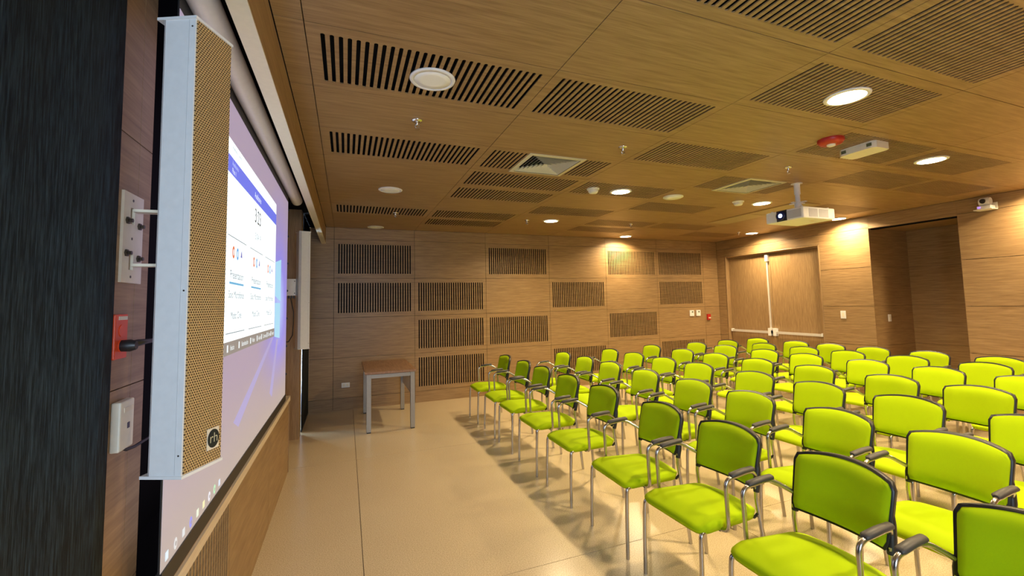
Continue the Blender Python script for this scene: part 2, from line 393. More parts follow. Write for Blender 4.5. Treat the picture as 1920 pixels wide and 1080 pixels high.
# pelmet beam
beam = struct(empty('trim_2', (-0.15, -4, 2.5)))
def bmf(b, name, mat): return b.mapped(lambda p: (p[0]+0.15, p[1]+4, p[2]-2.5)).build(name, mat, beam)
bmf(MB().box(-0.178, -0.118, -4.30, 0.0, 2.505, H), 'pelmet_board', M['wood_y'])
bmf(MB().box(-0.178, -0.118, YR, -4.304, 2.505, H), 'pelmet_board', M['wood_y'])
bmf(MB().box(-0.179, -0.117, -4.30, 0.0, 2.498, 2.505), 'pelmet_edge_lit_tone', M['cream'])  # cream tone paints projector light onto the wooden underside
bmf(MB().box(-0.179, -0.117, YR, -4.304, 2.498, 2.505), 'pelmet_edge_lit_tone', M['cream'])
bmf(MB().box(-0.6, -0.178, -5.4, -0.02, H-0.02, H), 'pelmet_ceiling', M['void'])

# ------------------------------------------------------------------ blinds
def blind(y0, y1, x, z0, label):
    b = MB(); n = max(8, int((y1-y0)/0.05)); vs = []; fs = []
    for i in range(n+1):
        y = y0+(y1-y0)*i/n; vs += [(x+0.0025*math.sin(i*1.3), y, z0), (x+0.0025*math.sin(i*1.3), y, 2.72)]
    for i in range(n): fs.append((2*i, 2*i+2, 2*i+3, 2*i+1))
    o = empty('window_blind', (x, (y0+y1)/2, z0))
    mp_ = lambda p: (p[0]-x, p[1]-(y0+y1)/2, p[2]-z0)
    c = b.add(vs, fs, True).mapped(mp_).build('blind_cloth', M['blind'], o, fix=False)
    sd = c.modifiers.new('thickness', 'SOLIDIFY'); sd.thickness = 0.003
    MB().box(x-0.008, x+0.006, y0, y1, z0-0.02, z0).mapped(mp_).build('bottom_bar', M['black'], o)
    return tag(o, label, 'blind')
blind(YR+0.03, -5.767, -0.385, 0.03, 'large dark navy woven blind filling the left foreground beside the column loudspeaker')
blind(-1.045, -0.004, -0.332, 0.03, 'narrow black blind by the slotted back wall behind the small table')

# ------------------------------------------------------------------ projection screen
SX, SY0, SY1, SZ0, SZ1 = -0.328, -5.565, -2.72, 0.775, 2.515
scr = tag(empty('projection_screen', (SX, (SY0+SY1)/2, SZ0)), 'large roll-down projection screen showing a desktop with a white window reading 3:23', 'screen')
SC = Vector((SX, (SY0+SY1)/2, SZ0))
MAP = [None]                        # layout map of the projected window
def sb(b, name, mat, par=scr, **k):
    if MAP[0]: b.mapped(lambda p: (p[0],)+MAP[0](p[1], p[2]))
    return b.mapped(lambda p: (p[0]-SC[0], p[1]-SC[1], p[2]-SC[2])).build(name, mat, par, **k)
def screenmat():
    mt, t, b = newmat('projected_desktop'); N = t.nodes; L = t.links
    g = N.new('ShaderNodeTexCoord'); sp = N.new('ShaderNodeSeparateXYZ'); L.new(g.outputs['Object'], sp.inputs[0])
    # distance from the bright centre of the wallpaper glow
    gx = N.new('ShaderNodeVectorMath'); gx.operation = 'DISTANCE'; gx.inputs[1].default_value = (0, 0.95, 0.80)
    L.new(g.outputs['Object'], gx.inputs[0])
    cr = N.new('ShaderNodeValToRGB'); e = cr.color_ramp.elements
    e[0].position = 0.10; e[0].color = (0.40,0.52,1.0,1); e[1].position = 0.95; e[1].color = (0.36,0.28,0.42,1)
    q = e.new(0.34); q.color = (0.25,0.23,0.82,1); q = e.new(0.62); q.color = (0.31,0.25,0.56,1)
    L.new(gx.outputs['Value'], cr.inputs['Fac'])
    mz = N.new('ShaderNodeMapRange'); mz.inputs['From Min'].default_value = 0.0; mz.inputs['From Max'].default_value = 0.45
    L.new(sp.outputs['Z'], mz.inputs['Value'])
    mx = N.new('ShaderNodeMix'); mx.data_type = 'RGBA'; mx.inputs['A'].default_value = (0.40,0.33,0.32,1)  # greyer toward the bottom: room light washing out the picture, painted in
    L.new(mz.outputs['Result'], mx.inputs['Factor']); L.new(cr.outputs['Color'], mx.inputs['B'])
    b.inputs['Base Color'].default_value = (0.25,0.25,0.25,1); b.inputs['Roughness'].default_value = 0.8
    L.new(mx.outputs['Result'], b.inputs['Emission Color']); b.inputs['Emission Strength'].default_value = 0.92
    return mt
M['desk'] = screenmat()
sb(MB().box(SX-0.004, SX, SY0, SY1, SZ0, SZ1), 'screen_image', M['desk'])
sb(MB().box(SX-0.005, SX-0.001, SY0, SY1, SZ1, 2.60), 'black_drop', M['black'])
sb(MB().box(SX-0.005, SX-0.001, SY0-0.006, SY0, SZ0, 2.60).box(SX-0.005, SX-0.001, SY1, SY1+0.02, SZ0, 2.60), 'side_border', M['black'])
sb(MB().box(SX-0.012, SX+0.004, SY0, SY1+0.02, 0.716, SZ0), 'bottom_bar', M['black'])
for k in range(7): sb(MB().lathe([(0.012,0),(0.012,0.012)], 8, (SX-0.003, SY1+0.02, 0.95+k*0.25), 'y'), 'tension_tab', M['black'])
cs = sb(MB().tube([(-0.285, -5.70, 2.60), (-0.285, -2.42, 2.60)], 0.05, 20), 'roller_case', M['white'])
sb(MB().lathe([(0.053,0),(0.053,0.012)], 20, (-0.30, -2.275, 2.625), 'y'), 'end_cap', M['white'], cs) if False else None
EM = {}
def em(col, st=1.0):
    key = (col, st)
    if key not in EM: EM[key] = emit('projected_%d' % len(EM), col, st, 0.12)
    return EM[key]
lay = [0]
def rect(y0, y1, z0, z1, col, st, name, par=scr, d=0.0012):
    return sb(MB().add([(SX+d,y0,z0),(SX+d,y1,z0),(SX+d,y1,z1),(SX+d,y0,z1)], [(0,1,2,3)]), name, em(col, st), par, fix=False)
TXT = {}
def textmesh(s, size, align='CENTER'):
    key = (s, size, align)
    if key in TXT: return TXT[key]
    cu = bpy.data.curves.new('lettering', 'FONT'); cu.body = s; cu.size = size; cu.align_x = align; cu.align_y = 'CENTER'
    o = bpy.data.objects.new('lettering', cu); COL.objects.link(o)
    dg = bpy.context.evaluated_depsgraph_get(); me = bpy.data.meshes.new_from_object(o.evaluated_get(dg))
    bpy.data.objects.remove(o); TXT[key] = me
    return me
ROT_S = Matrix(((0,0,1),(1,0,0),(0,1,0)))       # text x -> world y, text y -> world z
def text(s, y, z, size, col, st, par=scr, align='CENTER', d=0.0024):
    me = textmesh(s, size, align).copy(); me.materials.clear(); me.materials.append(em(col, st))
    me.transform(ROT_S.to_4x4() @ Matrix.Scale(0.945 if MAP[0] else 1.0, 4))
    if MAP[0]: y, z = MAP[0](y, z)
    o = put('lettering', me, par); o.location = Vector((SX+d, y, z))-SC
    return o
WHT = (0.90, 0.98, 1.0); GR = (0.16, 0.22, 0.26)
MAP[0] = lambda y, z: (-4.89+(y+4.71)*0.946, 1.335+(z-1.335)*0.943)
app = rect(-4.74, -3.18, 1.335, 2.395, WHT, 1.25, 'app_window')
def onapp(f, *a, **k): return f(*a, par=app, **k)
app_off = Vector((0,0,0))
rect(-4.74, -3.18, 2.225, 2.312, (0.14,0.18,0.86), 0.95, 'header_band', app, 0.0018)
rect(-4.74, -3.18, 1.335, 1.40, (0.36,0.32,0.30), 0.75, 'menu_bar', app, 0.0018)
text('Auditorio', -3.97, 2.265, 0.055, WHT, 1.0, app)
text('Auditorio', -4.66, 2.285, 0.034, (0.55,0.62,0.95), 1.0, app, 'LEFT'); text('Piso 1', -4.66, 2.248, 0.036, WHT, 1.0, app, 'LEFT')
text('Auditorio - control', -4.66, 2.365, 0.026, GR, 0.9, app, 'LEFT')
text('3:23', -3.96, 2.135, 0.125, (0.03,0.04,0.05), 1.0, app); text('15/04/19', -3.96, 2.01, 0.062, (0.30,0.36,0.40), 1.0, app)
for ci, (a, c) in enumerate(((-4.71,-4.29),(-4.18,-3.76),(-3.66,-3.23))):
    mid = (a+c)/2
    for z0, z1 in ((1.438,1.442),(1.918,1.922)): rect(a, c, z0, z1, GR, 0.9, 'card_line', app, 0.0018)
    for y0 in (a, c): rect(y0-0.001, y0+0.001, 1.44, 1.92, (0.7,0.78,0.8), 0.9, 'card_line', app, 0.0018)
    for dx, col in ((-0.09,(0.85,0.16,0.04)),(0.0,(0.12,0.42,0.85)),(0.09,(0.16,0.16,0.55))):
        rg = []
        for k in range(16):
            an = 2*math.pi*k/16; rg.append((SX+0.002, mid+dx+0.026*math.cos(an), 1.845+0.032*math.sin(an)))
        if dx > 0.05: rg = [(SX+0.002, mid+dx-0.02, 1.835), (SX+0.002, mid+dx+0.02, 1.835), (SX+0.002, mid+dx, 1.88)]
        ic = sb(MB().add(rg, [tuple(range(len(rg)))]), 'card_icon', em(col, 0.9), app, fix=False)
        if dx < 0.05: sb(MB().add([(SX+0.0026, mid+dx+0.013*math.cos(k*0.7854), 1.845+0.018*math.sin(k*0.7854)) for k in range(8)], [tuple(range(8))]), 'card_icon_centre', em(WHT, 1.0), app, fix=False)
    text('Presentación', mid, 1.73, 0.058, GR, 0.9, app); text('Solo Micrófonos', mid, 1.63, 0.052, GR, 0.9, app); text('Modo Cine', mid, 1.525, 0.052, GR, 0.9, app)
    if ci < 2: rect(mid-0.16, mid+0.16, 1.683, 1.694, (0.16,0.50,0.80), 0.9, 'card_underline', app, 0.0018)
for s, y in (('Inicio',-4.57),('Iluminación',-4.27),('Video',-4.03),('Audio',-3.82),('Cortinas',-3.63),('Cámara',-3.43),('Apagar',-3.26)):
    text(s, y, 1.366, 0.038, WHT, 1.0, app)
    ln = len(s)*0.0105
    sb(MB().add([(SX+0.0024, y-ln-0.045, 1.35), (SX+0.0024, y-ln-0.02, 1.35), (SX+0.0024, y-ln-0.02, 1.385), (SX+0.0024, y-ln-0.045, 1.385)], [(0,1,2,3)]), 'menu_icon', em(WHT, 1.0), app, fix=False)
# pale wallpaper panes to the right of the window
for y0, y1, z0, z1, z2, z3 in ((-3.16,-2.84,1.655,1.615,1.93,1.98), (-3.16,-2.86,1.33,1.30,1.60,1.60)):
    sb(MB().add([(SX+0.0010,y0,z0),(SX+0.0010,y1,z1),(SX+0.0010,y1,z3),(SX+0.0010,y0,z2)], [(0,1,2,3)]), 'wallpaper_pane', em((0.42,0.78,1.0), 0.9), scr, fix=False)
for a, c in (((-3.3,1.33),(-4.5,0.98)), ((-3.05,1.30),(-3.35,0.92))):
    dz = 0.05
    sb(MB().add([(SX+0.0008,a[0],a[1]),(SX+0.0008,c[0],c[1]),(SX+0.0008,c[0]+0.12,c[1]-dz),(SX+0.0008,a[0]+0.1,a[1])], [(0,1,2,3)]), 'wallpaper_beam', em((0.42,0.37,0.66), 0.95), scr, fix=False)
MAP[0] = None
ICO = [(-5.521,(0.75,0.9,1)),(-5.447,(0.75,0.75,0.75)),(-5.372,(0.75,0.78,0.8)),(-5.298,(0.3,0.3,0.95)),(-5.223,(0.85,0.95,0.75)),(-5.149,(0.95,0.9,0.5)),(-5.074,(0.9,0.9,1)),(-5.000,(0.5,0.95,0.55)),(-4.925,(0.75,0.85,1))]
for k, (y, col) in enumerate(ICO):
    n = 4 if k in (0,2,4,5,8) else 14; rr = 0.016
    pts = [(SX+0.0015, y+rr*math.cos(2*math.pi*(i+0.5)/n)*(1.1 if n == 4 else 0.9), 0.806+rr*1.15*math.sin(2*math.pi*(i+0.5)/n)) for i in range(n)]
    ic = sb(MB().add(pts, [tuple(range(n))]), 'taskbar_icon', em(col, 0.95), scr, fix=False)
    if k in (1,3,6,7): sb(MB().add([(SX+0.0022, y+0.007*math.cos(i*0.7854), 0.806+0.008*math.sin(i*0.7854)) for i in range(8)], [tuple(range(8))]), 'icon_centre', em((0.45,0.40,0.40), 0.75), scr, fix=False)

# ------------------------------------------------------------------ column loudspeakers
def grillemat():
    mt, t, b = newmat('perforated_cream_grille_warm_tint'); N = t.nodes; L = t.links
    tc = N.new('ShaderNodeTexCoord'); sp = N.new('ShaderNodeSeparateXYZ'); L.new(tc.outputs['Object'], sp.inputs[0])
    def mth(op, a, c=None):
        nd = N.new('ShaderNodeMath'); nd.operation = op
        for i, v in enumerate((a, c)):
            if v is None: continue
            if hasattr(v, 'links'): L.new(v, nd.inputs[i])
            else: nd.inputs[i].default_value = v
        return nd.outputs[0]
    px, pz = 0.0082, 0.0142
    def dots(ox, oz):
        u_ = mth('SUBTRACT', mth('FRACT', mth('ADD', mth('MULTIPLY', sp.outputs['Y'], 1/px), 50+ox)), 0.5)
        v_ = mth('SUBTRACT', mth('FRACT', mth('ADD', mth('MULTIPLY', sp.outputs['Z'], 1/pz), 50+oz)), 0.5)
        a = mth('MULTIPLY', u_, px); c = mth('MULTIPLY', v_, pz)
        return mth('SQRT', mth('ADD', mth('MULTIPLY', a, a), mth('MULTIPLY', c, c)))
    d = mth('MINIMUM', dots(0,0), dots(0.5,0.5))
    k = N.new('ShaderNodeMapRange'); k.inputs['From Min'].default_value = 0.0025; k.inputs['From Max'].default_value = 0.0034
    L.new(d, k.inputs['Value'])
    mx = N.new('ShaderNodeMix'); mx.data_type = 'RGBA'; mx.inputs['A'].default_value = (0.11,0.06,0.022,1); mx.inputs['B'].default_value = (0.66,0.45,0.20,1)  # gold tint paints warm room light onto the cream grille
    L.new(k.outputs['Result'], mx.inputs['Factor']); L.new(mx.outputs['Result'], b.inputs['Base Color'])
    b.inputs['Roughness'].default_value = 0.5
    bp = N.new('ShaderNodeBump'); bp.inputs['Strength'].default_value = 0.6; bp.inputs['Distance'].default_value = 0.003
    L.new(k.outputs['Result'], bp.inputs['Height']); L.new(bp.outputs['Normal'], b.inputs['Normal'])
    return mt
M['grille'] = grillemat()
def speaker(loc, rz, near, label):
    """front faces +x, near = -1 when the visible cheek is the -y one; origin at foot centre of the front"""
    W_, D_, h = 0.142, 0.112, 1.285
    o = tag(empty('column_loudspeaker', loc, rz), label, 'loudspeaker', 'column loudspeakers beside the screen')
    prof = [(0,-W_/2),(0,W_/2),(-D_+0.022,W_/2),(-D_,W_/2-0.022),(-D_,-W_/2+0.022),(-D_+0.022,-W_/2)]
    bd = MB().prism(prof[::-1], 0.008, h-0.008).build('body', M['white'], o)
    for s in (-1, 1):
        MB().box(-0.0185, -0.0175, s*W_/2, s*(W_/2+0.0006), 0.01, h-0.01).box(-0.0925, -0.0915, s*W_/2, s*(W_/2+0.0006), 0.01, h-0.01).build('cheek_groove', M['grillegrey'], bd)
        for z in (0.06, 0.50, h-0.03): MB().lathe([(0.0025,0),(0.0025,0.001)], 8, (-0.009, s*W_/2-(0.001 if s < 0 else 0), z), 'y').build('screw', M['darkbolt'], bd)
    cap = [(0.004,-W_/2-0.003),(0.004,W_/2+0.003),(-D_-0.002,W_/2+0.003),(-D_-0.002,-W_/2-0.003)]
    for z in (0, h-0.008): MB().prism(cap[::-1], z, z+0.008).build('end_cap', M['white'], o)
    g = MB().box(0, 0.003, -W_/2+0.004, W_/2-0.004, 0.010, h-0.010).build('grille', M['grille'], o)
    bdg = MB().box(0.003, 0.0045, 0.012, 0.056, 0.045, 0.105).build('badge_plate', M['plate'], g)
    MB().prism([(0.021*math.cos(2*math.pi*k/28), 0.026*math.sin(2*math.pi*k/28)) for k in range(28)], 0, 0.0015).mapped(lambda p: (p[2]+0.0045, p[0]+0.034, p[1]+0.075)).build('badge', M['navy'], g)
    me = textmesh('rh', 0.038).copy(); me.materials.clear(); me.materials.append(M['silver']); me.transform(ROT_S.to_4x4())
    t_ = put('badge_lettering', me, g, (0.0066, 0.034, 0.076)); t_.scale = (1, 0.95, 1.0)
    return o
s1 = speaker((-0.20, -5.70, 1.10), R(-25), -1, 'tall white column loudspeaker with cream grille tinted for warm light in the left foreground')
s2 = speaker((-0.22, -1.815, 1.095), R(20), 1, 'white column loudspeaker at the far end of the screen')
# swing bracket of the near loudspeaker
br = tag(empty('wall_bracket', (-0.42, -5.59, 1.632)), 'cream steel wall plate with bolts holding the near loudspeaker', 'bracket', 'loudspeaker brackets')
def bb(b, name, mat, par=br): return b.mapped(lambda p: (p[0]+0.42, p[1]+5.52, p[2]-1.63)).build(name, mat, par)
y0, y1, z0, z1 = -5.590, -5.462, 1.627, 1.890
pb = MB()
hs = [(-5.548,-5.520,1.665,1.712), (-5.548,-5.520,1.800,1.848)]
for a, c, e, f in ((y0,-5.548,z0,z1),(-5.520,y1,z0,z1),(-5.548,-5.520,z0,1.665),(-5.548,-5.520,1.712,1.800),(-5.548,-5.520,1.848,z1)): pb.box(-0.42, -0.413, a, c, e, f)
bb(pb, 'plate', M['plate'])
for y, z in ((-5.568,1.712),(-5.568,1.806),(-5.490,1.702),(-5.490,1.800)): bb(MB().lathe([(0.011,0),(0.011,0.005),(0.006,0.006),(0.006,0.014)], 6, (-0.413, y, z), 'x', False), 'bolt', M['darkbolt'])
for y, z in ((-5.534,1.645),(-5.534,1.757),(-5.534,1.87)): bb(MB().lathe([(0.004,0),(0.004,0.001)], 10, (-0.413, y, z), 'x'), 'hole', M['darkbolt'])
for z in (1.680, 1.842):
    bb(MB().box(-0.413, -0.352, -5.535, -5.500, z-0.004, z+0.004), 'hinge_arm', M['plate'])
    bb(MB().lathe([(0.014,-0.014),(0.014,0.014)], 14, (-0.345, -5.512, z)), 'hinge_knuckle', M['cream'])
bb(MB().lathe([(0.008,0),(0.008,0.17)], 12, (-0.345, -5.512, 1.676)), 'hinge_pin', M['cream'])
bb(MB().box(-0.345, -0.300, -5.522, -5.502, 1.66, 1.86), 'hinge_leaf', M['cream'])
b2 = tag(empty('wall_bracket', (-0.5, -1.83, 1.66)), 'small white junction box and bracket behind the far loudspeaker', 'bracket', 'loudspeaker brackets')
def b2b(b, name, mat): return b.mapped(lambda p: (p[0]+0.5, p[1]+1.72, p[2]-1.66)).build(name, mat, b2)
b2b(MB().box(-0.425, -0.335, -1.78, -1.70, 1.675, 1.855), 'junction_box', M['white'])
b2b(MB().box(-0.50, -0.42, -1.76, -1.72, 1.69, 1.84), 'bracket_arm', M['plate'])
for y, z in ((-1.7805,1.70),(-1.7805,1.83)): b2b(MB().lathe([(0.006,-0.002),(0.006,0.001)], 8, (-0.345, y, z), 'y'), 'screw', M['darkbolt'])
for k in range(3): b2b(MB().box(-0.41+k*0.025, -0.395+k*0.025, -1.77, -1.75, 1.645, 1.675), 'plug', M['black'])
tag(MB().tube([(-0.385,-1.87,1.65),(-0.37,-1.88,1.58),(-0.352,-1.89,1.50),(-0.352,-1.89,1.38),(-0.36,-1.88,1.25),(-0.40,-1.85,1.18),(-0.498,-1.83,1.17)], 0.005, 6).build('speaker_cable', M['black']), 'black cable hanging behind the far white loudspeaker', 'cable')
# outlets beside the near loudspeaker
ro = tag(empty('red_outlet', (-0.42, -5.648, 1.413)), 'orange red wall outlet with a black plug beside the loudspeaker', 'outlet')
def rb(b, name, mat): return b.mapped(lambda p: (p[0]+0.42, p[1]+5.595, p[2]-1.42)).build(name, mat, ro)
bevel(rb(MB().box(-0.42, -0.410, -5.636, -5.560, 1.422, 1.546), 'cover_plate', M['orange']), 0.003)
rb(MB().box(-0.4102, -0.4092, -5.618, -5.566, 1.530, 1.540), 'label_strip', M['cream'])
for z in (1.458, 1.50): rb(MB().lathe([(0.017,0),(0.017,0.002)], 16, (-0.4105, -5.598, z), 'x'), 'socket', M['orange'])
rb(MB().lathe([(0.016,0),(0.017,0.02),(0.012,0.034)], 14, (-0.409, -5.598, 1.458), 'x'), 'plug', M['black'])
rb(MB().tube([(-0.392,-5.597,1.460),(-0.38,-5.575,1.463),(-0.375,-5.54,1.464),(-0.375,-5.45,1.464)], [0.011,0.010,0.008,0.006], 8), 'plug_cord', M['black'])
jb = tag(empty('network_outlet', (-0.42, -5.625, 1.162)), 'cream wall data outlet box under the red outlet', 'outlet')
def jj(b, name, mat): return b.mapped(lambda p: (p[0]+0.42, p[1]+5.59, p[2]-1.18)).build(name, mat, jb)
bevel(jj(MB().box(-0.42, -0.398, -5.634, -5.548, 1.180, 1.315), 'box', M['cream']), 0.004)
jj(MB().box(-0.3985, -0.397, -5.590, -5.577, 1.236, 1.252), 'data_port', M['navy'])
jj(MB().box(-0.3985, -0.3972, -5.612, -5.556, 1.283, 1.296), 'label_holder', M['plate'])
tag(MB().tube([(-0.405,-5.64,1.168),(-0.40,-5.62,1.158),(-0.395,-5.58,1.155),(-0.39,-5.47,1.157)], 0.0045, 6).build('data_cable', M['black']), 'short black cable leaving the cream data outlet', 'cable')

# ------------------------------------------------------------------ chairs
def bez(pts, n=5):
    out = []
    P = [Vector(p) for p in pts]
    for i in range(len(P)):
        if i in (0, len(P)-1): out.append(P[i]); continue
        a, b, c = P[i-1], P[i], P[i+1]
        d = min(0.045, (a-b).length*0.45, (c-b).length*0.45)
        p0 = b+(a-b).normalized()*d; p2 = b+(c-b).normalized()*d
        for k in range(n+1):
            t = k/n; out.append(p0*(1-t)**2 + b*2*t*(1-t) + p2*t*t)
    return out
def cushion(nx, ny, fn_top, fn_bot):
    b = MB(); vs = []; 
    for f in (fn_top, fn_bot):
        for i in range(nx+1):
            for j in range(ny+1): vs.append(f(i/nx, j/ny))
    fs = []; o = (nx+1)*(ny+1); ix = lambda i, j: i*(ny+1)+j
    for i in range(nx):
        for j in range(ny):
            fs.append((ix(i,j), ix(i+1,j), ix(i+1,j+1), ix(i,j+1))); fs.append((o+ix(i,j), o+ix(i,j+1), o+ix(i+1,j+1), o+ix(i+1,j)))
    ring = [ix(i,0) for i in range(nx)] + [ix(nx,j) for j in range(ny)] + [ix(i,ny) for i in range(nx,0,-1)] + [ix(0,j) for j in range(ny,0,-1)]
    for k in range(len(ring)):
        a, c = ring[k], ring[(k+1)%len(ring)]; fs.append((a, c, o+c, o+a))
    return b.add(vs, fs, True)
def sup(t, p=5): return 1-abs(2*t-1)**p           # cushion crown
def rounded(s, t, wx, wy, rr):
    """map unit square to a rounded rectangle"""
    x = (s-0.5)*wx; y = (t-0.5)*wy
    ex = abs(x)-(wx/2-rr); ey = abs(y)-(wy/2-rr)
    if ex > 0 and ey > 0:
        q = max(ex, ey)/max(1e-9, math.hypot(ex, ey)); 
        x = math.copysign(wx/2-rr+ex*q, x); y = math.copysign(wy/2-rr+ey*q, y)
    return x, y
def make_chair():
    # origin on the floor under the middle of the front legs; the chair faces -x
    c = empty('arm_chair')
    SD, SWD = 0.43, 0.455
    def top(s, t):
        x, y = rounded(s, t, SD, SWD*(1.0-0.10*s), 0.055)
        z = 0.450 + 0.022*sup(s, 4)*sup(t, 4) - 0.030*max(0, 0.22-s)/0.22*1.0 + 0.006*math.cos((t-0.5)*6)*s - 0.010*s
        return (x+SD/2-0.006, y, z)
    def bot(s, t):
        x, y = rounded(s, t, SD-0.02, (SWD-0.02)*(1.0-0.10*s), 0.05)
        return (x+SD/2-0.006, y, 0.400 - 0.004*s)
    seat = cushion(14, 14, top, bot).build('seat', M['lime'], c)
    # backrest, concave toward the sitter: pad and black shell
    def bk(s, t, off, grow):
        y = (t-0.5)*(0.415+grow)
        zt = 0.822 + grow/2 - 0.030*(2*t-1)**2; zb_ = 0.540 - grow/2 + 0.012*(2*t-1)**2
        z = zb_ + (zt-zb_)*s
        # round the corners
        e = abs(2*t-1); k = max(0, (s-0.86)/0.14); y *= 1-0.07*k*k*e; k2 = max(0, (0.10-s)/0.10); y *= 1-0.05*k2*k2*e
        taper = 1-0.05*(1-s); y *= taper
        x = 0.400 + 0.045*(1-(2*t-1)**2) + 0.055*(s-0.3) + off
        return (x, y, z)
    cushion(10, 14, lambda s, t: bk(s, t, -0.020*sup(s,6)*sup(t,6), -0.012), lambda s, t: bk(s, t, 0.006, -0.006)).build('backrest', M['lime'], c)
    cushion(8, 14, lambda s, t: bk(s, t, 0.004, 0.012), lambda s, t: bk(s, t, 0.032, 0.008)).build('back_shell', M['black'], c)
    for sg in (-1, 1):
        MB().tube([Vector(p) for p in [(0.0, sg*0.215, 0.0), (0.004, sg*0.214, 0.20), (0.010, sg*0.212, 0.35)]] + bez([(0.010, sg*0.212, 0.355), (0.014, sg*0.210, 0.405), (0.075, sg*0.196, 0.408)], 6)[1:] + [Vector((0.30, sg*0.185, 0.396))], 0.0112, 10).build('leg', M['chrome'], c)
        MB().tube([(0.462, sg*0.222, 0.0), (0.444, sg*0.214, 0.20), (0.420, sg*0.207, 0.38), (0.405, sg*0.204, 0.50), (0.408, sg*0.202, 0.56)], 0.0112, 10).build('leg', M['chrome'], c)
        MB().tube([(0.409, sg*0.202, 0.530), (0.418, sg*0.200, 0.58), (0.432, sg*0.196, 0.64), (0.446, sg*0.190, 0.72)], [0.0145, 0.0195, 0.017, 0.008], 10).build('back_upright', M['black'], c)
        arm = MB().tube(bez([(0.15, sg*0.17, 0.398), (0.15, sg*0.252, 0.402), (0.142, sg*0.254, 0.655), (0.32, sg*0.254, 0.672), (0.405, sg*0.206, 0.615)], 6), 0.0105, 10).build('arm', M['chrome'], c)
        pad = MB()
        def ring(x, z, w, h): return [(x, sg*0.254+w*math.cos(2*math.pi*k/12), z+h*math.sin(2*math.pi*k/12)) for k in range(12)]
        rg = [ring(0.176,0.666,0.012,0.009), ring(0.184,0.670,0.019,0.0125), ring(0.26,0.678,0.019,0.013), ring(0.325,0.680,0.018,0.0125), ring(0.335,0.677,0.012,0.010)]
        vs = [p for r_ in rg for p in r_]; fs = [(i*12+k, i*12+(k+1)%12, (i+1)*12+(k+1)%12, (i+1)*12+k) for i in range(4) for k in range(12)]
        pad.add(vs, fs, True); pad.add(rg[0], [tuple(range(12))]); pad.add(rg[-1], [tuple(range(12))])
        pad.build('armrest_pad', M['pad'], arm)
    MB().tube([(0.15, -0.20, 0.394), (0.15, 0.20, 0.394)], 0.010, 8).build('seat_bar', M['black'], c)
    MB().tube([(0.412, -0.206, 0.425), (0.40, -0.19, 0.40), (0.38, 0, 0.392), (0.40, 0.19, 0.40), (0.412, 0.206, 0.425)], 0.009, 8).build('rear_bar', M['black'], c)
    return c
ORD = ['first','second','third','fourth','fifth','sixth','seventh','eighth','ninth']
rowx = [1.77, 2.61, 3.41, 4.25, 5.12, 5.85, 6.51]
rowy = [[-1.41,-2.08,-2.65,-3.30,-3.945,-4.665,-5.25,-5.86,-6.48],
        [-1.53,-2.12,-2.72,-3.40,-4.08,-4.67,-5.30,-5.88],
        [-1.52,-2.09,-2.72,-3.29,-4.02,-4.65,-5.28,-5.90],
        [-1.39,-2.11,-2.72,-3.36,-4.02,-4.71,-5.30],
        [-1.45,-2.05,-2.73,-3.33,-4.03,-4.64,-5.27],
        [-1.42,-2.11,-2.78,-3.36,-4.03,-4.70],
        [-1.45,-2.16,-2.71,-3.29,-3.90,-4.55]]
rown = ['row nearest the screen'] + [ORD[i]+' row from the screen' for i in range(1,6)] + ['last row']
proto = make_chair(); first = True
for ri, (x, ys) in enumerate(zip(rowx, rowy)):
    for ci, y in enumerate(ys):
        o = proto if first else copy_tree(proto); first = False
        o.location = (x+random.uniform(-0.012,0.012), y, 0); o.rotation_euler = (0, 0, R(random.uniform(-1.6,1.6)))
        tag(o, 'lime green armchair, %s from the slotted wall in the %s' % (ORD[ci], rown[ri]), 'chair', 'lime green armchairs in rows')

# ------------------------------------------------------------------ table
TX0, TX1, TY0, TY1 = 0.392, 1.012, -1.465, -0.295
tb = tag(empty('small_table', ((TX0+TX1)/2, (TY0+TY1)/2, 0)), 'small wood-topped table with grey metal legs against the back wall', 'table')
def tbb(b, name, mat, par=tb): return b.mapped(lambda p: (p[0]-(TX0+TX1)/2, p[1]-(TY0+TY1)/2, p[2])).build(name, mat, par)
bevel(tbb(MB().box(TX0, TX1, TY0, TY1, 0.705, 0.733), 'tabletop', M['wood_table']), 0.003)
for x in (TX0+0.02, TX1-0.075):
    for y in (TY0+0.015, TY1-0.075):
        lg = tbb(MB().box(x, x+0.055, y, y+0.055, 0.012, 0.705), 'leg', M['steel']); bevel(lg, 0.003)
        tbb(MB().box(x+0.004, x+0.051, y+0.004, y+0.051, 0, 0.012), 'foot', M['black'], lg)
for y in (TY0+0.02, TY1-0.06): tbb(MB().box(TX0+0.07, TX1-0.07, y, y+0.035, 0.655, 0.70), 'apron_rail', M['steel'])
for x in (TX0+0.03, TX1-0.06): tbb(MB().box(x, x+0.03, TY0+0.06, TY1-0.06, 0.66, 0.705), 'side_rail', M['steel'])
tbb(MB().box(TX1-0.045, TX1-0.030, TY0+0.20, TY1-0.03, 0.40, 0.66), 'modesty_panel', M['white'])

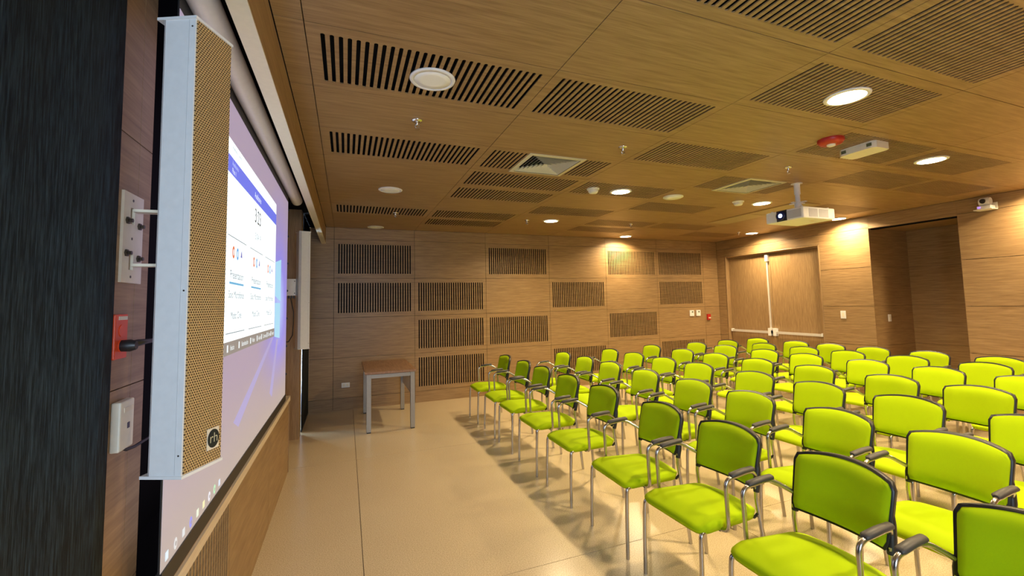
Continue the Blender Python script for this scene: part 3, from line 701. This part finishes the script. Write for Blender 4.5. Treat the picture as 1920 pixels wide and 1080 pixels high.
# ------------------------------------------------------------------ ceiling fittings
def downlight(x, y, lit, label):
    o = tag(empty('downlight', (x, y, H)), label, 'downlight', 'round ceiling downlights')
    MB().lathe([(0.098,0.0),(0.122,0.0),(0.119,-0.006),(0.098,-0.009),(0.098,0.0)], 40, caps=False).build('trim_ring', M['white'], o)
    MB().lathe([(0.099,-0.001),(0.099,-0.007),(0.06,-0.0085)], 40).build('diffuser', M['lamp'] if lit else M['unlit'], o)
    if lit:
        l = bpy.data.lights.new('downlight_beam', 'AREA'); l.shape = 'DISK'; l.size = 0.19; l.energy = LAMP_W; l.color = LAMP_COL; l.spread = R(BEAM)
        lo = bpy.data.objects.new('downlight_beam', l); COL.objects.link(lo); lo.parent = o; lo.location = (0, 0, -0.012)
    return o
downlight(0.599, -4.93, False, 'large unlit round downlight in the slotted ceiling panel nearest the screen')
downlight(0.598, -2.513, False, 'unlit round downlight on plain ceiling boards left of the square vents')
downlight(0.59, -0.17, False, 'unlit round downlight close to the back wall at left')
downlight(2.997, -5.545, True, 'bright round downlight in the large slotted panel at upper right')
downlight(5.092, -4.965, True, 'bright round downlight right of the red fire alarm')
downlight(3.003, -3.163, True, 'bright round downlight beside the white smoke detector')
downlight(5.134, -3.177, True, 'bright round downlight just left of the projector')
downlight(3.009, -1.356, True, 'bright round downlight on plain boards above the back wall centre')
downlight(5.083, -0.283, True, 'bright round downlight washing the back wall near the corner')
downlight(7.26, -1.20, True, 'bright round downlight above the double door')
downlight(7.36, -2.70, True, 'bright round downlight behind the projector by the niche')
downlight(7.36, -4.9, True, 'bright round downlight at the right edge above the door wall')
for x, y, w in ((3.0,-7.2,'the ceiling centre behind the viewer'),(5.1,-6.6,'the ceiling right of the viewer'),(7.15,-6.6,'the door wall outside the frame')):
    downlight(x, y, True, 'bright round downlight near '+w)
def sprinkler(x, y, label):
    o = tag(empty('sprinkler', (x, y, H)), label, 'sprinkler', 'chrome sprinkler heads')
    MB().lathe([(0.036,0),(0.036,-0.004),(0.020,-0.010)], 20).build('escutcheon', M['chrome_s'], o)
    MB().lathe([(0.009,-0.008),(0.009,-0.030),(0.004,-0.034)], 10).build('body', M['chrome_s'], o)
    MB().tube([(-0.012,0,-0.026),(-0.013,0,-0.045),(0,0,-0.056)], 0.003, 6).tube([(0.012,0,-0.026),(0.013,0,-0.045),(0,0,-0.056)], 0.003, 6).build('frame_arm', M['chrome_s'], o)
    MB().lathe([(0.016,-0.056),(0.016,-0.058)], 14).build('deflector', M['chrome_s'], o)
sprinkler(0.60, -4.367, 'chrome sprinkler on plain boards below the large unlit downlight')
sprinkler(2.199, -4.367, 'chrome sprinkler on plain boards right of the first square vent')
sprinkler(4.014, -4.393, 'chrome sprinkler above the projector pole')
sprinkler(0.77, -1.343, 'chrome sprinkler in the slotted ceiling panel nearest the far loudspeaker')
sprinkler(2.643, -1.303, 'chrome sprinkler left of the downlight above the back wall centre')
sprinkler(4.376, -1.437, 'chrome sprinkler in a far slotted ceiling panel near the wall-washing downlight')
sprinkler(6.93, -1.2, 'chrome sprinkler beside the downlight above the double door')
def smoke(x, y, label):
    o = tag(empty('smoke_detector', (x, y, H)), label, 'smoke detector', 'white smoke detectors')
    MB().lathe([(0.068,0),(0.068,-0.010),(0.052,-0.016)], 28).build('base', M['cream'], o)
    MB().lathe([(0.050,-0.014),(0.054,-0.030),(0.042,-0.048),(0.018,-0.054)], 28).build('sensor_head', M['cream'], o)
smoke(2.643, -3.174, 'white smoke detector in the slotted panel beside a lit downlight')
smoke(4.75, -3.159, 'white smoke detector between the projector and the ceiling speaker disc')
cd = tag(empty('ceiling_speaker', (3.757, -3.128, H)), 'flat white round ceiling speaker disc between the two smoke detectors', 'speaker')
MB().lathe([(0.115,0),(0.115,-0.010),(0.100,-0.016)], 32).build('rim', M['cream'], cd); MB().lathe([(0.098,-0.012),(0.098,-0.018),(0.04,-0.021)], 32).build('cover', M['unlit'], cd)
fa = tag(empty('fire_alarm', (3.65, -5.02, H)), 'round red fire alarm with white centre in a slotted ceiling panel', 'alarm')
MB().lathe([(0.088,0),(0.090,-0.018),(0.072,-0.038),(0.035,-0.042)], 32).build('housing', M['red'], fa); MB().lathe([(0.030,-0.040),(0.028,-0.052),(0.014,-0.058)], 20).build('strobe', M['cream'], fa)
el = tag(empty('emergency_light', (4.09, -5.0, H), R(0)), 'white box emergency light beside the red fire alarm', 'lamp')
MB().prism([(-0.075,-0.13),(0.075,-0.13),(0.10,-0.10),(0.10,0.12),(0.07,0.15),(-0.07,0.15),(-0.10,0.12),(-0.10,-0.10)], -0.055, 0).build('housing', M['cream'], el)
for y in (-0.09, 0.10): MB().box(-0.103, -0.099, y-0.018, y+0.018, -0.040, -0.015).build('end_lens', M['lcd'], el)
def vent(x0, x1, y0, y1, label):
    xc, yc = (x0+x1)/2, (y0+y1)/2; o = tag(empty('air_diffuser', (xc, yc, H)), label, 'vent', 'square ceiling air diffusers')
    a = (x1-x0)/2; f = MB()
    def sq(s): return [(-s,-s),(s,-s),(s,s),(-s,s)]
    def ringq(b, s0, z0, s1, z1):
        A, Bq = sq(s0), sq(s1); b.add([(x,y,z0) for x,y in A]+[(x,y,z1) for x,y in Bq], [(i,(i+1)%4,4+(i+1)%4,4+i) for i in range(4)]); return b
    ringq(f, a, -0.004, a-0.035, -0.007); ringq(f, a, -0.004, a, 0.002); f.build('frame', M['diffuser'], o, fix=False)
    s = a-0.036
    for k in range(7):
        ringq(MB(), s, -0.003, s-0.024, 0.028).build('louvre', M['diffuser'], o, fix=False); s -= 0.031
    MB().box(-a+0.02, a-0.02, -a+0.02, a-0.02, 0.04, 0.045).build('duct_back', M['void'], o)
vent(1.555, 2.075, -4.011, -3.503, 'square beige ceiling air vent nearer the screen')
vent(3.975, 4.495, -4.011, -3.503, 'square beige ceiling air vent next to the projector pole')
ra = tag(empty('return_air_grille', (5.735, -2.62, H)), 'long flat beige return air grille in the ceiling beyond the projector', 'vent')
MB().box(-0.215,0.215,-0.76,0.76,-0.006,0.0).build('frame', M['wood_x'], ra)
for y0, y1 in ((-0.74,-0.01),(0.01,0.74)): MB().box(-0.195,0.195,y0,y1,-0.009,-0.006).build('louvre_panel', M['ragrille'], ra)

# ------------------------------------------------------------------ projector
pj = tag(empty('projector', (4.66, -4.0, 2.334)), 'white ceiling projector on a pole with glowing blue lens', 'projector')
bd = bevel(MB().box(-0.235,0.245,-0.215,0.205,0,0.118).build('body', M['projwhite'], pj), 0.012, 3)
MB().box(-0.2365,-0.233,-0.195,-0.045,0.016,0.100).build('front_vent', M['grillegrey'], bd)
MB().box(-0.15,-0.02,-0.2165,-0.213,0.016,0.100).build('side_vent', M['grillegrey'], bd); MB().box(0.0,0.14,-0.2165,-0.213,0.016,0.100).build('side_vent', M['grillegrey'], bd)
MB().box(-0.237,-0.233,-0.04,0.075,0.004,0.116).build('lens_recess', M['black'], bd)
MB().lathe([(0.050,-0.0),(0.050,-0.018),(0.040,-0.022)], 28, (-0.236, 0.022, 0.060), 'x').build('lens_ring', M['lensglass'], bd)
MB().lathe([(0.020,-0.0),(0.020,-0.004)], 20, (-0.258, 0.016, 0.058), 'x').build('lens_glow', M['lensglow'], bd)
MB().box(0.02,0.09,-0.12,-0.08,-0.001,0.001).build('label', M['plate'], bd)
for x, y in ((-0.19,-0.17),(-0.19,0.16),(0.20,-0.17),(0.20,0.16)): MB().lathe([(0.014,0.118),(0.012,0.132)], 12, (x,y,0)).build('foot', M['projwhite'], bd)
MB().lathe([(0.030,0.30),(0.030,0.418)], 20).build('pole_sleeve', M['projwhite'], pj); MB().lathe([(0.024,0.17),(0.024,0.34)], 20).build('pole', M['projwhite'], pj)
MB().box(-0.09,0.09,-0.015,0.015,0.205,0.213).box(-0.015,0.015,-0.09,0.09,0.205,0.213).build('mount_cross', M['projwhite'], pj)
MB().lathe([(0.034,0.132),(0.034,0.19),(0.028,0.21)], 20).build('swivel', M['projwhite'], pj)
MB().box(-0.10,0.10,-0.10,0.10,0.120,0.134).build('mount_plate', M['projwhite'], pj)
MB().lathe([(0.055,0.414),(0.055,0.418)], 24).build('ceiling_flange', M['projwhite'], pj)

# ------------------------------------------------------------------ wall fittings
def wallbox(name, cat, label, x, y, z, w, h, axis, parts, group=None):
    """axis 'y': on the back wall facing -y; 'x': on the door wall facing -x; 'n': on the niche cheek facing -y"""
    o = tag(empty(name, (x, y, z)), label, cat, group)
    for nm, u0, u1, v0, v1, d0, d1, mat in parts:
        b = MB().box(u0, u1, -d1, -d0, v0, v1)
        if axis == 'x': b.mapped(lambda p: (p[1], -p[0], p[2]))
        q = b.build(nm, mat, o)
        if nm.endswith('plate') or nm == 'case': bevel(q, 0.003)
    return o
for x, s in ((6.835, 'left'), (7.005, 'right')):
    wallbox('thermostat', 'thermostat', '%s one of two white thermostats side by side on the back wall' % s, x, 0, 1.248, 0.1, 0.12, 'y',
        [('case',-0.052,0.052,-0.06,0.06,0,0.022,M['white']),('display',-0.010,0.026,0.012,0.040,0.022,0.0235,M['lcd']),('button',-0.03,-0.018,-0.03,-0.018,0.022,0.024,M['cream'])], 'thermostats on the back wall')
wallbox('fire_call_point', 'alarm', 'small red manual fire call point on the back wall by the corner', 7.277, 0, 1.158, 0.09, 0.12, 'y',
    [('case',-0.045,0.045,-0.06,0.06,0,0.03,M['red']),('pull_handle',-0.02,0.03,-0.03,-0.005,0.03,0.042,M['cream'])])
wallbox('wall_socket', 'outlet', 'white double wall socket low on the back wall left of the table', 0.175, 0, 0.367, 0.12, 0.075, 'y',
    [('cover_plate',-0.058,0.058,-0.036,0.036,0,0.008,M['white']),('socket',-0.04,-0.012,-0.018,0.018,0.008,0.0095,M['cream']),('socket',0.012,0.04,-0.018,0.018,0.008,0.0095,M['cream'])])
wallbox('light_switch', 'switch', 'white light switch on the door wall between door and niche', XW, -2.521, 1.239, 0.08, 0.12, 'x',
    [('cover_plate',-0.04,0.04,-0.062,0.062,0,0.009,M['white']),('rocker',-0.017,0.017,-0.03,0.03,0.009,0.012,M['cream'])])
wallbox('light_switch', 'switch', 'white light switch inside the dark niche', 7.943, NY1, 1.187, 0.08, 0.12, 'y',
    [('cover_plate',-0.035,0.035,-0.055,0.055,0,0.009,M['white']),('rocker',-0.015,0.015,-0.028,0.028,0.009,0.012,M['cream'])])
# camera on the door wall
vc = tag(empty('wall_camera', (XW, -4.34, 2.56)), 'white pan-tilt camera on a shelf high on the door wall', 'camera')
MB().box(-0.15,0.0,-0.085,0.085,0.0,0.012).box(-0.012,0.0,-0.085,0.085,0.0,0.09).build('shelf', M['cream'], vc)
bevel(MB().box(-0.135,-0.02,-0.07,0.06,0.012,0.055).build('base', M['white'], vc), 0.008)
MB().lathe([(0.045,-0.05),(0.052,-0.03),(0.052,0.03),(0.045,0.05)], 20, (-0.08,-0.005,0.105), 'y').build('head', M['white'], vc)
MB().lathe([(0.030,0),(0.026,-0.012)], 18, (-0.128,0.0,0.108), 'x').build('lens', M['black'], vc)
MB().box(-0.137,-0.134,0.02,0.05,0.022,0.044).build('indicator', emit('violet_indicator', (0.3,0.12,0.9), 1.2), vc)
